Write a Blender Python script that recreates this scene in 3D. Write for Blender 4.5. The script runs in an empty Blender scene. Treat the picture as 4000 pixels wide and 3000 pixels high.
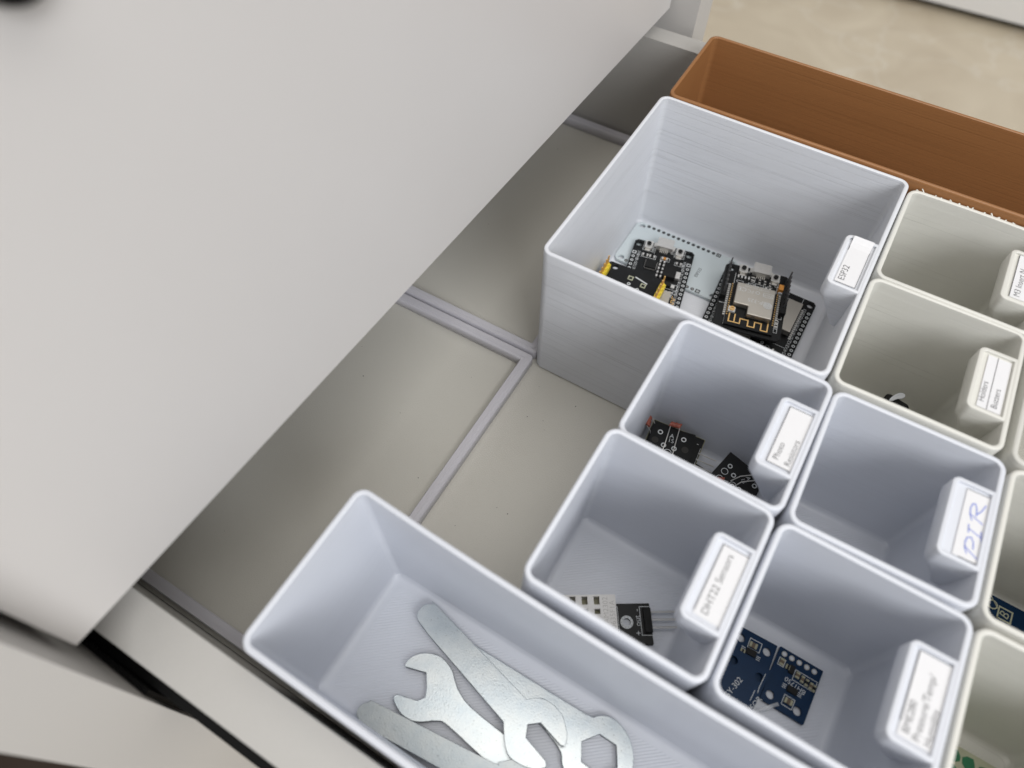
import bpy, bmesh, math, random
from mathutils import Vector, Matrix
random.seed(7)
S = 0.05                      # one storage grid unit = 50 mm; geometry is written in grid units
C = bpy.context.scene.collection
sc = bpy.context.scene
R = math.radians

# ------------------------------------------------------------------ camera
cd = bpy.data.cameras.new('camera'); cam = bpy.data.objects.new('camera', cd); C.objects.link(cam)
R0 = Vector((0.86000803, 0.510251, 0.00548621)); R1 = Vector((0.43437558, -0.72639645, -0.53260309)); R2 = Vector((-0.2677761, 0.46042601, -0.84634736))
CP = Vector((1.45320829, 0.09963829, 4.8549418)) * S
m = Matrix((( R0.x, -R1.x, -R2.x, CP.x), (R0.y, -R1.y, -R2.y, CP.y), (R0.z, -R1.z, -R2.z, CP.z), (0, 0, 0, 1)))
cam.matrix_world = m
cd.sensor_fit = 'HORIZONTAL'; cd.sensor_width = 36.0; cd.lens = 36.0 * 2686.253 / 4000.0
cd.clip_start = 0.005; cd.clip_end = 60.0
cd.dof.use_dof = True; cd.dof.focus_distance = 0.262; cd.dof.aperture_fstop = 8.5
sc.camera = cam
sc.render.resolution_x = 1024; sc.render.resolution_y = 768

# ------------------------------------------------------------------ world, lamps, exposure
w = bpy.data.worlds.new('World'); sc.world = w; w.use_nodes = True
bg = w.node_tree.nodes['Background']; bg.inputs[0].default_value = (1.0, 0.97, 0.935, 1); bg.inputs[1].default_value = 0.22
def area(name, loc, target, size, power, col):
    l = bpy.data.lights.new(name, 'AREA'); l.shape = 'SQUARE'; l.size = size; l.energy = power; l.color = col
    o = bpy.data.objects.new(name, l); C.objects.link(o); o.location = Vector(loc) * S
    d = (Vector(target) - Vector(loc)); o.rotation_euler = d.to_track_quat('-Z', 'Y').to_euler()
    return o
area('ceiling_light', (4, 5, 28), (0.5, 3, 0), 1.4, 16.0, (1.0, 0.975, 0.94))
area('window_light', (24, -13, 22), (0, 3, 0), 0.9, 24.0, (0.97, 0.98, 1.0))
sc.view_settings.view_transform = 'Standard'; sc.view_settings.look = 'None'
sc.view_settings.exposure = -0.1; sc.view_settings.gamma = 1.0
sc.render.engine = 'CYCLES'

# ------------------------------------------------------------------ materials
def nodes_of(name):
    mt = bpy.data.materials.new(name); mt.use_nodes = True
    nt = mt.node_tree; return mt, nt, nt.nodes['Principled BSDF']
def N(nt, t, **kw):
    n = nt.nodes.new(t)
    for k, v in kw.items():
        if k.startswith('i_'): n.inputs[k[2:].replace('_', ' ')].default_value = v
        else: setattr(n, k, v)
    return n
def L(nt, a, b): nt.links.new(a, b)
def flat(name, col, rough=0.5, metal=0.0, mottle=0.0, mscale=400, bump=0.0, spec=0.5):
    mt, nt, p = nodes_of(name)
    p.inputs['Base Color'].default_value = (*col, 1); p.inputs['Roughness'].default_value = rough
    p.inputs['Metallic'].default_value = metal; p.inputs['Specular IOR Level'].default_value = spec
    tc = N(nt, 'ShaderNodeTexCoord')
    no = N(nt, 'ShaderNodeTexNoise'); no.inputs['Scale'].default_value = mscale; no.inputs['Detail'].default_value = 4
    L(nt, tc.outputs['Object'], no.inputs['Vector'])
    if mottle:
        mx = N(nt, 'ShaderNodeMix', data_type='RGBA')
        mx.inputs['A'].default_value = (*[c * (1 - mottle) for c in col], 1); mx.inputs['B'].default_value = (*[min(1, c * (1 + mottle)) for c in col], 1)
        L(nt, no.outputs['Fac'], mx.inputs['Factor']); L(nt, mx.outputs['Result'], p.inputs['Base Color'])
    if bump:
        b = N(nt, 'ShaderNodeBump'); b.inputs['Strength'].default_value = bump; b.inputs['Distance'].default_value = 0.0004
        L(nt, no.outputs['Fac'], b.inputs['Height']); L(nt, b.outputs['Normal'], p.inputs['Normal'])
    return mt
def printed(name, col, streak=0.3, dark=0.03, rough=0.42, seed=0.0, fine=1500, lo=.36, hi=.5):
    """layered printed plastic: fine irregular horizontal layer lines"""
    mt, nt, p = nodes_of(name); p.inputs['Roughness'].default_value = rough
    tc = N(nt, 'ShaderNodeTexCoord')
    def lay(sx, sz, off, det):
        mp = N(nt, 'ShaderNodeMapping'); mp.inputs['Scale'].default_value = (sx, sx, sz); mp.inputs['Location'].default_value = (off, off * 1.7, off * 3.1)
        L(nt, tc.outputs['Object'], mp.inputs['Vector'])
        n = N(nt, 'ShaderNodeTexNoise'); n.inputs['Scale'].default_value = 1.0; n.inputs['Detail'].default_value = det; n.inputs['Roughness'].default_value = 0.6
        L(nt, mp.outputs['Vector'], n.inputs['Vector']); return n.outputs['Fac']
    a = lay(9, fine, seed, 2); b = lay(7, 420, seed + 5, 3)
    r = N(nt, 'ShaderNodeValToRGB'); r.color_ramp.elements[0].position = lo; r.color_ramp.elements[1].position = hi; L(nt, a, r.inputs[0])
    mt_ = N(nt, 'ShaderNodeMath', operation='ADD'); L(nt, r.outputs['Color'], mt_.inputs[0])
    m2 = N(nt, 'ShaderNodeMath', operation='MULTIPLY'); L(nt, b, m2.inputs[0]); m2.inputs[1].default_value = 1.2
    L(nt, m2.outputs[0], mt_.inputs[1])
    bp = N(nt, 'ShaderNodeBump'); bp.inputs['Strength'].default_value = streak; bp.inputs['Distance'].default_value = 0.00016
    L(nt, mt_.outputs[0], bp.inputs['Height']); L(nt, bp.outputs['Normal'], p.inputs['Normal'])
    mx = N(nt, 'ShaderNodeMix', data_type='RGBA'); mx.inputs['A'].default_value = (*[c * (1 - dark) for c in col], 1); mx.inputs['B'].default_value = (*col, 1)
    L(nt, r.outputs['Color'], mx.inputs['Factor']); L(nt, mx.outputs['Result'], p.inputs['Base Color'])
    return mt
def hatched(name, col, ang=45, period=0.0009, strength=0.5):
    """first printed layer: parallel diagonal extrusion lines"""
    mt, nt, p = nodes_of(name); p.inputs['Roughness'].default_value = 0.4; p.inputs['Base Color'].default_value = (*col, 1)
    tc = N(nt, 'ShaderNodeTexCoord'); mp = N(nt, 'ShaderNodeMapping'); mp.inputs['Rotation'].default_value = (0, 0, R(ang)); L(nt, tc.outputs['Object'], mp.inputs['Vector'])
    wv = N(nt, 'ShaderNodeTexWave'); wv.inputs['Scale'].default_value = 0.314 / period; wv.inputs['Distortion'].default_value = 0.6; wv.inputs['Detail'].default_value = 1
    L(nt, mp.outputs['Vector'], wv.inputs['Vector'])
    no = N(nt, 'ShaderNodeTexNoise'); no.inputs['Scale'].default_value = 60; L(nt, tc.outputs['Object'], no.inputs['Vector'])
    mm = N(nt, 'ShaderNodeMath', operation='MULTIPLY'); L(nt, wv.outputs['Fac'], mm.inputs[0]); L(nt, no.outputs['Fac'], mm.inputs[1])
    bp = N(nt, 'ShaderNodeBump'); bp.inputs['Strength'].default_value = strength; bp.inputs['Distance'].default_value = 0.00025
    L(nt, mm.outputs[0], bp.inputs['Height']); L(nt, bp.outputs['Normal'], p.inputs['Normal'])
    return mt
COOL = (0.645, 0.668, 0.722); COOLB = (0.675, 0.692, 0.73); WARM = (0.665, 0.66, 0.615); BROWN = (0.30, 0.138, 0.052)
M = {}
M['cool_a'] = printed('white_print_streaky', COOLB, 0.55, 0.11, seed=1, fine=2300, lo=.30, hi=.40)
M['cool'] = printed('white_print', COOL, 0.22, 0.02, seed=9)
M['warm'] = printed('warm_white_print', WARM, 0.6, 0.12, seed=4, fine=1900, lo=.30, hi=.38)
M['brown'] = printed('brown_print', BROWN, 0.25, 0.10, rough=0.32, seed=14)
M['frame'] = printed('grey_print', (0.62, 0.61, 0.655), 0.15, 0.03, seed=22)
M['cool_floor'] = hatched('white_print_floor', COOL, 52)
M['cool_a_floor'] = hatched('white_print_floor_two', COOLB, 38)
M['warm_floor'] = hatched('warm_print_floor', WARM, 45)
M['brown_floor'] = hatched('brown_print_floor', BROWN, 45)
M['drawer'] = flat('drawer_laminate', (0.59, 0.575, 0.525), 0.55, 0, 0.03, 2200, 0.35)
M['shaded_side_laminate'] = flat('shaded_side_laminate', (0.46, 0.448, 0.425), 0.55, 0, 0.03, 2200, 0.3)  # greyer than the floor laminate; extra darkening stands in for shade on wall tops
M['cut_steel'] = flat('cut_steel_edge', (0.16, 0.16, 0.165), 0.5, 0.7, 0.3, 800)
M['front'] = flat('white_lacquer', (0.675, 0.655, 0.64), 0.40, 0, 0.03, 14, 0.02)
M['panel'] = flat('cabinet_laminate', (0.55, 0.535, 0.515), 0.5, 0, 0.02, 1800, 0.15)
M['white_box'] = flat('white_furniture', (0.86, 0.86, 0.86), 0.4, 0, 0.01, 30)
M['black'] = flat('black_steel', (0.006, 0.006, 0.006), 0.6, 0.0, 0.2, 300, spec=.15)
M['dark_fill'] = flat('dark_brown_fill', (0.035, 0.022, 0.014), 0.5, 0, 0.3, 40)
M['paper'] = flat('paper', (0.73, 0.73, 0.745), 0.7, 0, 0.01, 500)
M['ink'] = flat('black_ink', (0.03, 0.03, 0.035), 0.7)
M['blue_ink'] = flat('blue_ink', (0.16, 0.22, 0.62), 0.6)
M['pcb_black'] = flat('black_solder_mask', (0.009, 0.0095, 0.010), 0.4, 0, 0.15, 600, spec=.22)
M['pcb_white'] = flat('white_solder_mask', (0.56, 0.62, 0.64), 0.3, 0, 0.03, 120)
M['pcb_blue'] = flat('blue_solder_mask', (0.003, 0.022, 0.062), 0.42, 0, 0.15, 600, spec=.16)
M['pcb_green'] = flat('green_board', (0.02, 0.16, 0.075), 0.5, 0, 0.2, 300)
M['silk'] = flat('white_silkscreen', (0.62, 0.64, 0.65), 0.6)
M['grey_silk'] = flat('grey_marking', (0.42, 0.41, 0.39), 0.5, 0.4)
M['chip'] = flat('chip_plastic', (0.012, 0.012, 0.012), 0.6, 0, 0.2, 900, spec=.2)
M['tin'] = flat('tinned_metal', (0.80, 0.78, 0.74), 0.30, 0.75, 0.12, 700)
M['can'] = flat('shield_can', (0.50, 0.47, 0.42), 0.42, 0.85, 0.06, 3000, 0.1)
M['gold'] = flat('gold_plate', (0.85, 0.55, 0.22), 0.35, 0.6)
M['yellow'] = flat('yellow_plastic', (0.75, 0.58, 0.05), 0.4)
M['orange'] = flat('orange_capacitor', (0.62, 0.26, 0.045), 0.4)
M['ldr'] = flat('reddish_ceramic', (0.33, 0.09, 0.06), 0.5, 0, 0.35, 900, 0.3)
M['smd_brown'] = flat('brown_ceramic', (0.11, 0.075, 0.045), 0.5)
M['clear_film'] = flat('clear_film', (0.75, 0.78, 0.82), 0.2); M['clear_film'].node_tree.nodes['Principled BSDF'].inputs['Alpha'].default_value = 0.35
M['edge'] = flat('board_edge', (0.33, 0.32, 0.22), 0.6, 0, 0.2, 2500)
M['dht'] = flat('white_sensor_plastic', (0.68, 0.67, 0.65), 0.45)
M['dark_hole'] = flat('dark_hole', (0.03, 0.028, 0.025), 0.8)
M['beige'] = flat('pale_beige_board', (0.42, 0.43, 0.31), 0.6, 0, 0.15, 900)
M['clear'] = flat('translucent_plastic', (0.60, 0.62, 0.66), 0.25)
def zinc(name='zinc_plate', f=1.0):
    mt, nt, p = nodes_of(name); p.inputs['Metallic'].default_value = 0.92
    tc = N(nt, 'ShaderNodeTexCoord')
    a = N(nt, 'ShaderNodeTexNoise'); a.inputs['Scale'].default_value = 90; a.inputs['Detail'].default_value = 8; a.inputs['Roughness'].default_value = 0.7
    b = N(nt, 'ShaderNodeTexNoise'); b.inputs['Scale'].default_value = 1800; b.inputs['Detail'].default_value = 3
    L(nt, tc.outputs['Object'], a.inputs['Vector']); L(nt, tc.outputs['Object'], b.inputs['Vector'])
    cr = N(nt, 'ShaderNodeValToRGB'); e = cr.color_ramp.elements; e[0].position = 0.3; e[0].color = (0.44 * f, 0.50 * f, 0.54 * f, 1); e[1].position = 0.7; e[1].color = (0.62 * f, 0.65 * f, 0.65 * f, 1)
    L(nt, a.outputs['Fac'], cr.inputs[0])
    sp = N(nt, 'ShaderNodeValToRGB'); e = sp.color_ramp.elements; e[0].position = 0.27; e[0].color = (0.45, 0.44, 0.42, 1); e[1].position = 0.36; e[1].color = (1, 1, 1, 1)
    L(nt, b.outputs['Fac'], sp.inputs[0])
    mx = N(nt, 'ShaderNodeMix', data_type='RGBA', blend_type='MULTIPLY'); mx.inputs['Factor'].default_value = 1; L(nt, cr.outputs[0], mx.inputs['A']); L(nt, sp.outputs[0], mx.inputs['B']); L(nt, mx.outputs['Result'], p.inputs['Base Color'])
    rr = N(nt, 'ShaderNodeMapRange'); rr.inputs['To Min'].default_value = 0.24; rr.inputs['To Max'].default_value = 0.40; L(nt, a.outputs['Fac'], rr.inputs['Value']); L(nt, rr.outputs[0], p.inputs['Roughness'])
    bp = N(nt, 'ShaderNodeBump'); bp.inputs['Strength'].default_value = 0.25; bp.inputs['Distance'].default_value = 0.0002; L(nt, b.outputs['Fac'], bp.inputs['Height']); L(nt, bp.outputs['Normal'], p.inputs['Normal'])
    return mt
M['zinc'] = zinc(); M['dim_zinc'] = zinc('dim_zinc_plate', 0.62)  # second zinc is a darker copy, weaker reflection put into its colour
def tile():
    mt, nt, p = nodes_of('beige_marble_tile'); p.inputs['Roughness'].default_value = 0.35
    tc = N(nt, 'ShaderNodeTexCoord')
    a = N(nt, 'ShaderNodeTexNoise'); a.inputs['Scale'].default_value = 7; a.inputs['Detail'].default_value = 7; a.inputs['Distortion'].default_value = 1.2
    L(nt, tc.outputs['Object'], a.inputs['Vector'])
    cr = N(nt, 'ShaderNodeValToRGB'); e = cr.color_ramp.elements; e[0].position = 0.3; e[0].color = (0.60, 0.515, 0.39, 1); e[1].position = 0.68; e[1].color = (0.72, 0.64, 0.50, 1)
    L(nt, a.outputs['Fac'], cr.inputs[0])
    v = N(nt, 'ShaderNodeTexVoronoi', feature='DISTANCE_TO_EDGE'); v.inputs['Scale'].default_value = 5.0
    d = N(nt, 'ShaderNodeTexNoise'); d.inputs['Scale'].default_value = 5; d.inputs['Detail'].default_value = 5; L(nt, tc.outputs['Object'], d.inputs['Vector'])
    ad = N(nt, 'ShaderNodeMix', data_type='RGBA', blend_type='ADD'); ad.inputs['Factor'].default_value = 0.5; L(nt, tc.outputs['Object'], ad.inputs['A']); L(nt, d.outputs['Color'], ad.inputs['B'])
    L(nt, ad.outputs['Result'], v.inputs['Vector'])
    vr = N(nt, 'ShaderNodeValToRGB'); e = vr.color_ramp.elements; e[0].position = 0.0; e[0].color = (0.7, 0.7, 0.7, 1); e[1].position = 0.035; e[1].color = (0, 0, 0, 1)
    L(nt, v.outputs['Distance'], vr.inputs[0])
    ms = N(nt, 'ShaderNodeMath', operation='MULTIPLY'); L(nt, vr.outputs[0], ms.inputs[0]); L(nt, a.outputs['Fac'], ms.inputs[1])
    mx = N(nt, 'ShaderNodeMix', data_type='RGBA'); L(nt, ms.outputs[0], mx.inputs['Factor']); L(nt, cr.outputs[0], mx.inputs['A']); mx.inputs['B'].default_value = (0.80, 0.76, 0.67, 1)
    L(nt, mx.outputs['Result'], p.inputs['Base Color'])
    return mt
M['tile'] = tile()

# ------------------------------------------------------------------ helpers
def tag(o, label=None, cat=None, group=None, kind=None):
    if label: o['label'] = label
    if cat: o['category'] = cat
    if group: o['group'] = group
    if kind: o['kind'] = kind
    return o
def thing(name, label, cat, loc=(0, 0, 0), rz=0.0, group=None, rx=0.0, ry=0.0):
    o = bpy.data.objects.new(name, None); C.objects.link(o); o.empty_display_size = 0.01
    o.location = Vector(loc) * S; o.rotation_euler = (R(rx), R(ry), R(rz))
    return tag(o, label, cat, group)
def done(name, bm, mats, parent=None, smooth=False, bevel=0, segs=2, angle=30):
    me = bpy.data.meshes.new(name)
    if bevel:
        ed = [e for e in bm.edges if len(e.link_faces) == 2 and e.calc_face_angle(0) > R(angle)]
        bmesh.ops.bevel(bm, geom=ed, offset=bevel, segments=segs, affect='EDGES', profile=0.6, clamp_overlap=True)
    bm.normal_update(); bm.to_mesh(me); bm.free(); me.transform(Matrix.Scale(S, 4))
    for k in (mats if isinstance(mats, (list, tuple)) else [mats]): me.materials.append(M[k])
    if smooth:
        for p in me.polygons: p.use_smooth = True
        try: me.set_sharp_from_angle(angle=R(38))
        except Exception: pass
    o = bpy.data.objects.new(name, me); C.objects.link(o)
    if parent: o.parent = parent
    return o
def box_bm(bm, x0, x1, y0, y1, z0, z1, rot=0.0, mi=0):
    cx, cy = (x0 + x1) / 2, (y0 + y1) / 2; ca, sa = math.cos(R(rot)), math.sin(R(rot))
    v = []
    for z in (z0, z1):
        for x, y in ((x0, y0), (x1, y0), (x1, y1), (x0, y1)):
            dx, dy = x - cx, y - cy; v.append(bm.verts.new((cx + dx * ca - dy * sa, cy + dx * sa + dy * ca, z)))
    for f in ((3, 2, 1, 0), (4, 5, 6, 7), (0, 1, 5, 4), (1, 2, 6, 5), (2, 3, 7, 6), (3, 0, 4, 7)):
        bm.faces.new([v[i] for i in f]).material_index = mi
def box(name, mat, parent, *a, bevel=0, **kw):
    bm = bmesh.new(); box_bm(bm, *a, **kw); return done(name, bm, mat, parent, bevel > 0, bevel)
def cyl_bm(bm, x, y, z0, z1, r, n=20, r2=None, mi=0):
    r2 = r if r2 is None else r2
    a = [bm.verts.new((x + r * math.cos(2 * math.pi * i / n), y + r * math.sin(2 * math.pi * i / n), z0)) for i in range(n)]
    b = [bm.verts.new((x + r2 * math.cos(2 * math.pi * i / n), y + r2 * math.sin(2 * math.pi * i / n), z1)) for i in range(n)]
    bm.faces.new(a[::-1]).material_index = mi; bm.faces.new(b).material_index = mi
    for i in range(n): bm.faces.new((a[i], a[(i + 1) % n], b[(i + 1) % n], b[i])).material_index = mi
def ring_bm(bm, x, y, z0, z1, r, ri, n=18, mi=0):
    L4 = []
    for rr, zz in ((r, z0), (r, z1), (ri, z1), (ri, z0)):
        L4.append([bm.verts.new((x + rr * math.cos(2 * math.pi * i / n), y + rr * math.sin(2 * math.pi * i / n), zz)) for i in range(n)])
    for k in range(4):
        A, B = L4[k], L4[(k + 1) % 4]
        for i in range(n): bm.faces.new((A[i], A[(i + 1) % n], B[(i + 1) % n], B[i])).material_index = mi
def tube_bm(bm, pts, r, n=8, mi=0):
    pts = [Vector(p) for p in pts]; rings = []
    for i, p in enumerate(pts):
        d = (pts[min(i + 1, len(pts) - 1)] - pts[max(i - 1, 0)]).normalized()
        u = d.orthogonal().normalized(); v = d.cross(u)
        if rings:   # keep the frame from flipping
            pu = rings[-1][1]; u = (pu - d * pu.dot(d)).normalized(); v = d.cross(u)
        rings.append(([bm.verts.new(p + u * (r * math.cos(2 * math.pi * k / n)) + v * (r * math.sin(2 * math.pi * k / n))) for k in range(n)], u))
    for a, b in zip(rings, rings[1:]):
        for k in range(n): bm.faces.new((a[0][k], a[0][(k + 1) % n], b[0][(k + 1) % n], b[0][k])).material_index = mi
    bm.faces.new(rings[0][0][::-1]).material_index = mi; bm.faces.new(rings[-1][0]).material_index = mi
def ribbon_bm(bm, pts, wd, z0, z1, closed=False, mi=0):
    """flat raised line through 2-D points"""
    P = [Vector(p) for p in pts]; n = len(P)
    for i in range(n if closed else n - 1):
        a, b = P[i], P[(i + 1) % n]; d = (b - a); ln = d.length
        if ln < 1e-9: continue
        c = (a + b) / 2; box_bm(bm, c.x - ln / 2 - wd / 2, c.x + ln / 2 + wd / 2, c.y - wd / 2, c.y + wd / 2, z0, z1 + 0.00007 * (i % 3), math.degrees(math.atan2(d.y, d.x)), mi)
def plate_bm(outer, holes, z0, z1):
    """solid plate with real holes, from closed outlines"""
    cu = bpy.data.curves.new('tmp', 'CURVE'); cu.dimensions = '2D'; cu.fill_mode = 'BOTH'; cu.extrude = (z1 - z0) / 2
    for pts in [outer] + list(holes):
        sp = cu.splines.new('POLY'); sp.points.add(len(pts) - 1); sp.use_cyclic_u = True
        for q, p in zip(sp.points, pts): q.co = (p[0], p[1], 0, 1)
    ob = bpy.data.objects.new('tmp', cu); C.objects.link(ob)
    me = bpy.data.meshes.new_from_object(ob.evaluated_get(bpy.context.evaluated_depsgraph_get()))
    bm = bmesh.new(); bm.from_mesh(me); bmesh.ops.remove_doubles(bm, verts=bm.verts, dist=1e-6)
    bmesh.ops.translate(bm, verts=bm.verts, vec=(0, 0, (z0 + z1) / 2)); bmesh.ops.recalc_face_normals(bm, faces=bm.faces)
    bpy.data.objects.remove(ob); bpy.data.curves.remove(cu); bpy.data.meshes.remove(me)
    return bm
_tc = {}
def text_bm(bm, s, size, x, y, z, rot=0.0, align='LEFT', mi=0, mirror=False):
    if (s, align) not in _tc:
        cu = bpy.data.curves.new('tmp', 'FONT'); cu.body = s; cu.size = 1.0; cu.align_x = align; cu.align_y = 'CENTER'; cu.resolution_u = 3; cu.offset = -0.008
        ob = bpy.data.objects.new('tmp', cu); C.objects.link(ob)
        me = bpy.data.meshes.new_from_object(ob.evaluated_get(bpy.context.evaluated_depsgraph_get()))
        _tc[(s, align)] = ([v.co.copy() for v in me.vertices], [tuple(p.vertices) for p in me.polygons])
        bpy.data.objects.remove(ob); bpy.data.curves.remove(cu); bpy.data.meshes.remove(me)
    vs, fs = _tc[(s, align)]; ca, sa = math.cos(R(rot)), math.sin(R(rot))
    v2 = [bm.verts.new((x + size * (v.x * ca - v.y * sa), y + size * (v.x * sa + v.y * ca), z)) for v in vs]
    for f in fs:
        try: bm.faces.new([v2[i] for i in f]).material_index = mi
        except ValueError: pass
def circ(x, y, r, n=20): return [(x + r * math.cos(2 * math.pi * i / n), y + r * math.sin(2 * math.pi * i / n)) for i in range(n)]
def smooth_closed(pts, sub=3, sharp=()):
    out = []; n = len(pts)
    for i in range(n):
        p0, p1, p2, p3 = [Vector(pts[(i + k) % n]) for k in (-1, 0, 1, 2)]
        if i in sharp or (i + 1) % n in sharp:
            if i in sharp: p0 = p1 - (p2 - p1)
            if (i + 1) % n in sharp: p3 = p2 + (p2 - p1)
        for k in range(sub):
            t = k / sub
            out.append(tuple(0.5 * ((2 * p1) + (p2 - p0) * t + (2 * p0 - 5 * p1 + 4 * p2 - p3) * t * t + (3 * p1 - p0 - 3 * p2 + p3) * t ** 3)))
    return out

# ------------------------------------------------------------------ room: floor and furniture
box('floor', 'tile', None, -60, 90, -30, 80, -8.2, -8.0)['kind'] = 'structure'

wb = thing('white_cabinet', 'white cabinet standing across the beige tiled floor at top right', 'cabinet', (0, 27.0, -8), 2.0)
box('body', 'white_box', wb, -14, 24, 0, 9, 0.32, 12, bevel=0.06)
box('gap_shade', 'black', wb, -13.6, 23.6, 0.5, 8.6, 0.0, 0.32)  # black block painting the shadow in the gap under the body

dk = thing('dark_slab', 'added dark brown slab on legs beside the white drawer cabinet at lower left', 'filler slab', (0, 0, -8))  # slab added to make the lower left corner dark brown
box('top', 'dark_fill', dk, -9, 0.6, -6.5, -1.02, 4.2, 4.6, bevel=0.03)
for a, b_ in ((-8.8, -6.3), (0.1, -6.3), (-8.8, -1.5), (0.1, -1.5)): box('leg', 'dark_fill', dk, a, a + 0.4, b_, b_ + 0.4, 0, 4.2)

# cabinet carcass (slightly turned to the drawer)
RC = -1.30
cb = thing('drawer_cabinet', 'white cabinet carcass whose side panels frame the pulled out drawer', 'cabinet', (-0.395, -0.236, -8), RC, rx=-1.5)
for y0, y1 in ((-0.77, -0.41), (6.33, 6.72)): box('side_panel', 'panel', cb, -10, 0, y0, y1, 0, 14, bevel=0.012)
box('back_panel', 'panel', cb, -10.2, -10.003, -0.77, 6.72, 0, 14)
box('top_panel', 'panel', cb, -10, 0.1, -0.77, 6.72, 14.003, 14.4, bevel=0.012)
# closed upper drawer
ud = thing('closed_drawer', 'closed drawer above with a large plain white front panel', 'drawer', (-0.600, 0, 1.5), -0.85, rx=-1.5)
bm = bmesh.new(); box_bm(bm, -0.36, 0, -0.343, 6.30, 0, 2.75); done('front_panel', bm, 'front', ud, True, 0.022, 3)
box('drawer_box', 'drawer', ud, -9.0, -0.363, 0.0, 6.0, 0.18, 2.3)
hb = bmesh.new(); cyl_bm(hb, 0, 0, 0, 0.10, 0.12, 24); bmesh.ops.rotate(hb, verts=hb.verts, matrix=Matrix.Rotation(R(90), 3, 'Y')); bmesh.ops.translate(hb, verts=hb.verts, vec=(0.0, 0.93, 2.52))
done('handle', hb, 'black', ud, True, 0.02)

# open drawer
od = thing('open_drawer', 'pulled out beige drawer holding the printed boxes and grid frames', 'drawer', (0, 0, 0))
box('bottom', 'drawer', od, -5.5, 6.4, -0.03, 6.02, -0.14, 0)
HW = 1.17
box('side_wall', 'shaded_side_laminate', od, -5.5, 6.4, -0.285, -0.033, -0.3, HW, bevel=0.03)
box('side_wall', 'shaded_side_laminate', od, -5.5, 6.4, 6.023, 6.225, -0.3, HW, bevel=0.03)
box('back_wall', 'drawer', od, -5.75, -5.503, -0.285, 6.225, -0.3, HW - 0.05, bevel=0.02)
box('front_panel', 'front', od, 6.403, 6.75, -0.75, 6.7, -0.4, 2.3, bevel=0.02)
for y0, y1 in ((-0.372, -0.289), (6.229, 6.31)):
    r_ = box('slide_rail', 'black', od, -6.0, 6.2, y0, y1, 0.40, 0.80, bevel=0.004)
box('rail_catch', 'black', r_, -0.30, -0.22, 6.313, 6.33, 0.66, 0.70)
for y0, y1 in ((-0.405, -0.378), (6.316, 6.328)): box('rail_housing', 'black', cb, -9.5, -0.06, y0, y1, 8.25, 8.92, bevel=0.004)

# grid frames lying on the drawer floor
def frame(y0, y1, label):
    x0, x1 = -3.05, -0.035; wd = 0.082; h = 0.10
    outer = [(x0, y0), (x1 - 0.02, y0), (x1, y0 + 0.02), (x1, y1 - 0.02), (x1 - 0.02, y1), (x0, y1)]
    inner = [(x0 + wd, y0 + wd), (x1 - wd, y0 + wd), (x1 - wd, y1 - wd), (x0 + wd, y1 - wd)]
    cx, cy = (x0 + x1) / 2, (y0 + y1) / 2
    t = thing('grid_frame', label, 'frame', (cx, cy, 0.002), 0, 'printed grid frames on the drawer floor')
    sh = lambda P: [(a - cx, b - cy) for a, b in P]
    bm = plate_bm(sh(outer), [sh(inner)], 0, h); done('border', bm, 'frame', t, False, 0.006, 1)
    # raised ridge along the top of the border
    bm = bmesh.new(); k = wd * 0.55
    rx0, rx1, ry0, ry1 = x0 + k - cx, x1 - k - cx, y0 + k - cy, y1 - k - cy
    ribbon_bm(bm, [(rx0, ry0), (rx1, ry0), (rx1, ry1), (rx0, ry1)], 0.022, h - 0.002, h + 0.004, True); done('ridge', bm, 'frame', t)
frame(0.002, 3.018, 'grey printed grid frame nearest the wrench box, on the drawer floor')
frame(3.046, 6.0, 'grey printed grid frame beside the ESP32 box, far part of the drawer floor')

# ------------------------------------------------------------------ printed boxes
def rr_loop(x0, x1, y0, y1, r, z, n=7, side=10, bow=None):
    P = []
    for (cx, cy, a0), (nx, ny) in zip(((x1 - r, y1 - r, 0), (x0 + r, y1 - r, 90), (x0 + r, y0 + r, 180), (x1 - r, y0 + r, 270)),
                                      ((x0 + r, y1), (x0, y0 + r), (x1 - r, y0), (x1, y1 - r))):
        for i in range(n + 1):
            a = R(a0 + 90 * i / n); P.append([cx + r * math.cos(a), cy + r * math.sin(a)])
        sx, sy = P[-1]
        for k in range(1, side): t = k / side; P.append([sx + (nx - sx) * t, sy + (ny - sy) * t])
    if bow:
        ax, ay = (x0 + x1) / 2, (y0 + y1) / 2; hx, hy = (x1 - x0) / 2, (y1 - y0) / 2
        for p in P:
            u, v = (p[0] - ax) / hx, (p[1] - ay) / hy
            if v > 0.6: p[1] -= bow[0] * (1 - u * u) * min(1, (v - .6) * 3)
            if v < -0.6: p[1] += bow[1] * (1 - u * u) * min(1, (-v - .6) * 3)
            if u > 0.6: p[0] -= bow[2] * (1 - v * v) * min(1, (u - .6) * 3)
            if u < -0.6: p[0] += bow[3] * (1 - v * v) * min(1, (-u - .6) * 3)
    return [(p[0], p[1], z) for p in P]
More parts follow.
